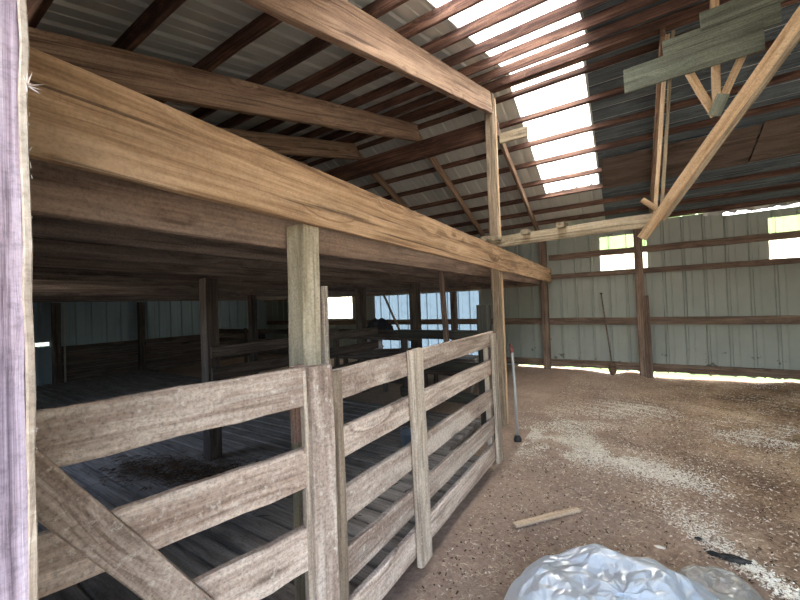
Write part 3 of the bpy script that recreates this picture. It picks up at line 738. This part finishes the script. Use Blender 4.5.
# plastic film: a puffed sheet of flat facets with crisp creases between them
def film(name, c, ang, rx, ry, h, mat, seed, lab, nr_=17, na=40, crease=.034, lean=0.):
    ca, sa = math.cos(ang), math.sin(ang); rr = random.Random(int(seed * 10))
    vs = []; fs = []
    for i in range(nr_ + 1):
        for j in range(na):
            r = max(0., (i + rr.uniform(-.38, .38)) / nr_) if 0 < i < nr_ else i / nr_
            t = 2 * math.pi * (j + rr.uniform(-.38, .38) + .5 * (i % 2)) / na
            e = 1 + .16 * noise.noise(Vector((math.cos(t) * 1.7, math.sin(t) * 1.7, seed))) + .06 * noise.noise(Vector((math.cos(t) * 6, math.sin(t) * 6, seed)))
            u, v = r * math.cos(t) * e, r * math.sin(t) * e
            x, y = ca * u * rx - sa * v * ry, sa * u * rx + ca * v * ry
            q = Vector((u * 2.1 + seed, v * 2.1, seed * .3))
            dome = (max(0., 1 - r ** 2.4)) ** .62 * (.82 + .35 * noise.noise(q * .6)) * (1 + lean * u)
            rid = (1 - abs(noise.noise(q * 1.1)) * 2.6) + .5 * (1 - abs(noise.noise(q * 2.4)) * 2.6) + rr.uniform(-.24, .24)
            z = h * dome + crease * rid * min(1., (1 - r) * 4)
            vs.append((x, y, max(.006, z) + gz(c[0] + x, c[1] + y)))
    for i in range(nr_):
        for j in range(na):
            a, b, d, e = i * na + j, i * na + (j + 1) % na, (i + 1) * na + (j + 1) % na, (i + 1) * na + j
            fs += [(a, b, d), (a, d, e)] if rr.random() < .5 else [(a, b, e), (b, d, e)]
    me = bpy.data.meshes.new(name); me.from_pydata(vs, [], fs)
    o = link(name, me, mat, None, Matrix.Translation((c[0], c[1], 0)))
    m = o.modifiers.new('soften', 'SUBSURF'); m.levels = m.render_levels = 1
    return tag(o, lab, 'plastic sheet')
film('plastic_sheet', (-.07, 1.98), .57, .56, .46, .27, P_BLUE, 2.4, 'crumpled bluish clear plastic film heaped on the dirt at the bottom', lean=-.35)
film('plastic_sheet', (.34, 2.50), .3, .22, .16, .09, P_GREY, 6.1, 'smaller dusty grey plastic film flopped right of the bluish heap', 12, 26, .02)

# scattered shavings, straw and crumbs: nobody could count them
def flakes(name, spots, mat, lab, seed, wlen, wwid):
    rr = random.Random(seed); vs = []; fs = []
    for (x, y) in spots:
        L, w = rr.uniform(*wlen), rr.uniform(*wwid); t = rr.uniform(.0015, .004)
        a_ = rr.uniform(0, math.pi * 2); c_, s_ = math.cos(a_), math.sin(a_)
        tx, ty = rr.gauss(0, .25), rr.gauss(0, .25)
        z = gz(x, y) + .003 + abs(tx) * L * .4; n = len(vs)
        k = rr.uniform(.3, 1)
        for (u, v, q) in ((-L, -w * k, 0), (L, -w, 0), (L * .8, w, 0), (-L, w * .8, 0), (-L, -w * k, t), (L, -w, t), (L * .8, w, t), (-L, w * .8, t)):
            u /= 2; v /= 2
            vs.append((x + u * c_ - v * s_, y + u * s_ + v * c_, z + q + u * tx + v * ty + .25 * abs(u) * rr.random()))
        for f in ((4, 5, 6, 7), (0, 1, 5, 4), (1, 2, 6, 5), (2, 3, 7, 6), (3, 0, 4, 7)): fs.append(tuple(n + i for i in f))
    me = bpy.data.meshes.new(name); me.from_pydata(vs, [], fs)
    return tag(link(name, me, mat), lab, 'litter', None, 'stuff')
def path(pts, n, rr):
    out = []
    seg = [(Vector(p[:2]), Vector(q[:2]), p[2], q[2], p[3], q[3]) for p, q in zip(pts, pts[1:])]
    tot = sum((b_ - a_).length * (d0 + d1) for a_, b_, w0, w1, d0, d1 in seg)
    for a_, b_, w0, w1, d0, d1 in seg:
        m = int(n * (b_ - a_).length * (d0 + d1) / tot)
        for _ in range(m):
            t = rr.random(); p = a_.lerp(b_, t); w = w0 + (w1 - w0) * t
            nn = Vector((-(b_ - a_).y, (b_ - a_).x)).normalized()
            out.append(p + nn * rr.gauss(0, w) + (b_ - a_).normalized() * rr.gauss(0, w * .5))
    return out
rr = random.Random(11)
sp = []
sp += path([(-1.15, 4.3, .2, 1.8), (-.75, 4.3, .28, 1.3), (-.35, 4.25, .2, 1.1), (.0, 4.05, .12, .8), (.3, 3.9, .12, .5), (.55, 3.85, .15, .2)], 14500, rr)
sp += path([(-.9, 4.8, .3, .8), (-.4, 5.3, .3, .5), (-.2, 5.9, .22, .8), (.1, 6.1, .18, .8), (.5, 6.0, .2, .5)], 8000, rr)
sp += path([(.85, 5.4, .22, .8), (1.2, 5.5, .28, 1.), (1.7, 5.7, .3, .7)], 4500, rr)
sp += path([(.15, 3.55, .08, .4), (.3, 3.25, .1, .7), (.4, 3.0, .06, 1.), (.52, 2.85, .04, 1.1), (.72, 2.62, .035, 1.2), (.95, 2.4, .05, .9)], 2600, rr)
for _ in range(46000):
    x, y = rr.uniform(-1.05, 3.2), rr.uniform(1.6, 8.3)
    k = .25 + .9 * max(0, fbm(x, y, .9, 3)) + (.25 if y > 4 else 0)
    if rr.random() < k * .4: sp.append(Vector((x, y)))
sp = [p for p in sp if p.x > (-1.06 if p.y < 4.6 else -2.4) and 1.3 < p.y < 8.3 and p.x < 5]
# drop some of the dense places in patches so bare earth shows
sp = [p for p in sp if fbm(p.x, p.y, 2.6, 4) > -.22 + rr.uniform(-.25, .3)]
flakes('wood_shavings', sp, M_CHIP, 'pale wood shavings scattered in drifts over the dirt', 5, (.003, .018), (.002, .009))
st = []
for _ in range(60000):
    x = rr.uniform(-1.06, 2.6); y = rr.uniform(1.3, 7.5)
    w = 1.0 if x < .3 and y < 4.4 else .45
    if rr.random() < w * (.35 + .8 * max(0, fbm(x + 4, y, 1.7, 3))): st.append(Vector((x, y)))
flakes('straw_litter', st, M_STRAW, 'tan straw and crumbs trodden into the dirt beside the fence', 6, (.004, .03), (.0008, .003))
dk = []
for _ in range(14000):
    x = rr.uniform(-1.06, 2.8); y = rr.uniform(1.3, 7.5)
    if rr.random() < .3 + .5 * max(0, fbm(x - 4, y, 1.5, 3)): dk.append(Vector((x, y)))
flakes('dark_crumbs', dk, M_CLOD, 'dark crumbs of earth and dung on the dirt', 8, (.004, .02), (.003, .012))
# old hay round the foot of the dark stall post
hay = []
def fl2(spots, seed):
    rr = random.Random(seed); vs = []; fs = []
    for (x, y) in spots:
        L = rr.uniform(.03, .12); a_ = rr.uniform(0, math.pi * 2); c_, s_ = math.cos(a_) * L / 2, math.sin(a_) * L / 2; z = .106 + rr.random() * .025; w = .0022; n = len(vs)
        nx, ny = -s_ / L * 2 * w, c_ / L * 2 * w; dz = rr.uniform(-.006, .012)
        vs += [(x - c_ - nx, y - s_ - ny, z), (x + c_ - nx, y + s_ - ny, z + dz), (x + c_ + nx, y + s_ + ny, z + dz), (x - c_ + nx, y - s_ + ny, z), (x, y, z + .006)]
        fs += [(n, n + 1, n + 4), (n + 1, n + 2, n + 4), (n + 2, n + 3, n + 4), (n + 3, n, n + 4)]
    me = bpy.data.meshes.new('old_hay'); me.from_pydata(vs, [], fs); return me
for _ in range(1700):
    t = rr.random(); hay.append((-4.2 + t * 1.6 + rr.gauss(0, .2), 1.5 + t * .6 + rr.gauss(0, .13)))
for _ in range(70): hay.append((rr.uniform(-3.2, -1.3), rr.uniform(1.6, 4.4)))
tag(link('old_hay', fl2(hay, 4), M_CLOD), 'dark old hay strewn on the planks by the dark stall post', 'hay', None, 'stuff')

# ------------------------------------------------------------------ light: sky, sun outside, open doorway, added stall opening
w = bpy.data.worlds.new('World'); S.world = w; w.use_nodes = True
nt = w.node_tree; nt.nodes.clear()
wo = nt.nodes.new('ShaderNodeOutputWorld'); bg = nt.nodes.new('ShaderNodeBackground'); sky = nt.nodes.new('ShaderNodeTexSky')
sky.sky_type = 'NISHITA'; sky.sun_disc = False; sky.sun_elevation = math.radians(52); sky.sun_rotation = math.radians(35); sky.dust_density = 4.; sky.air_density = 1.2; sky.ozone_density = .6
hs = nt.nodes.new('ShaderNodeHueSaturation'); hs.inputs['Saturation'].default_value = .8
nt.links.new(sky.outputs[0], hs.inputs['Color']); nt.links.new(hs.outputs[0], bg.inputs[0]); nt.links.new(bg.outputs[0], wo.inputs[0])
bg.inputs[1].default_value = .60
sl = bpy.data.lights.new('sun', 'SUN'); sl.energy = 4.0; sl.angle = math.radians(1.5); sl.color = (1, .95, .88)
so = bpy.data.objects.new('sun', sl); COL.objects.link(so)
sd = Vector((.35, .62, 1.05)).normalized()
so.rotation_euler = sd.to_track_quat('Z', 'Y').to_euler()
pl = bpy.data.lights.new('doorway_portal', 'AREA'); pl.shape = 'RECTANGLE'; pl.size = DX1 - DX0; pl.size_y = DZ
pl.cycles.is_portal = True
po = bpy.data.objects.new('doorway_portal', pl); COL.objects.link(po)
p2_ = bpy.data.lights.new('added_opening_portal', 'AREA'); p2_.shape = 'RECTANGLE'; p2_.size = 1.6; p2_.size_y = .9; p2_.cycles.is_portal = True
po2 = bpy.data.objects.new('added_opening_portal', p2_); COL.objects.link(po2)
po2.location = (-5.1, YF - .12, 1.45); po2.rotation_euler = (math.radians(90), 0, 0)
po.location = ((DX0 + DX1) / 2, YF - .1, DZ / 2); po.rotation_euler = (math.radians(90), 0, 0)

# ------------------------------------------------------------------ camera
cd = bpy.data.cameras.new('camera'); cd.sensor_width = 36; cd.lens = 36 * 356.6 / 800; cd.clip_start = .02; cd.clip_end = 200
co = bpy.data.objects.new('camera', cd); COL.objects.link(co)
yaw, pit, rol = math.radians(32.5), math.radians(.896), math.radians(2.077)
fw = Vector((-math.sin(yaw) * math.cos(pit), math.cos(yaw) * math.cos(pit), math.sin(pit)))
rt = Vector((math.cos(yaw), math.sin(yaw), 0)); upv = rt.cross(fw)
r2 = rt * math.cos(rol) - upv * math.sin(rol); u2 = upv * math.cos(rol) + rt * math.sin(rol)
Mc = Matrix((r2, u2, -fw)).transposed().to_4x4(); Mc.translation = (0, 0, 1.6)
co.matrix_world = Mc
S.camera = co
vs_ = S.view_settings
vs_.view_transform = 'Standard'; vs_.look = 'None'; vs_.gamma = 1; vs_.use_curve_mapping = False
vs_.exposure = 1.9
S.cycles.diffuse_bounces = 8; S.cycles.transparent_max_bounces = 16
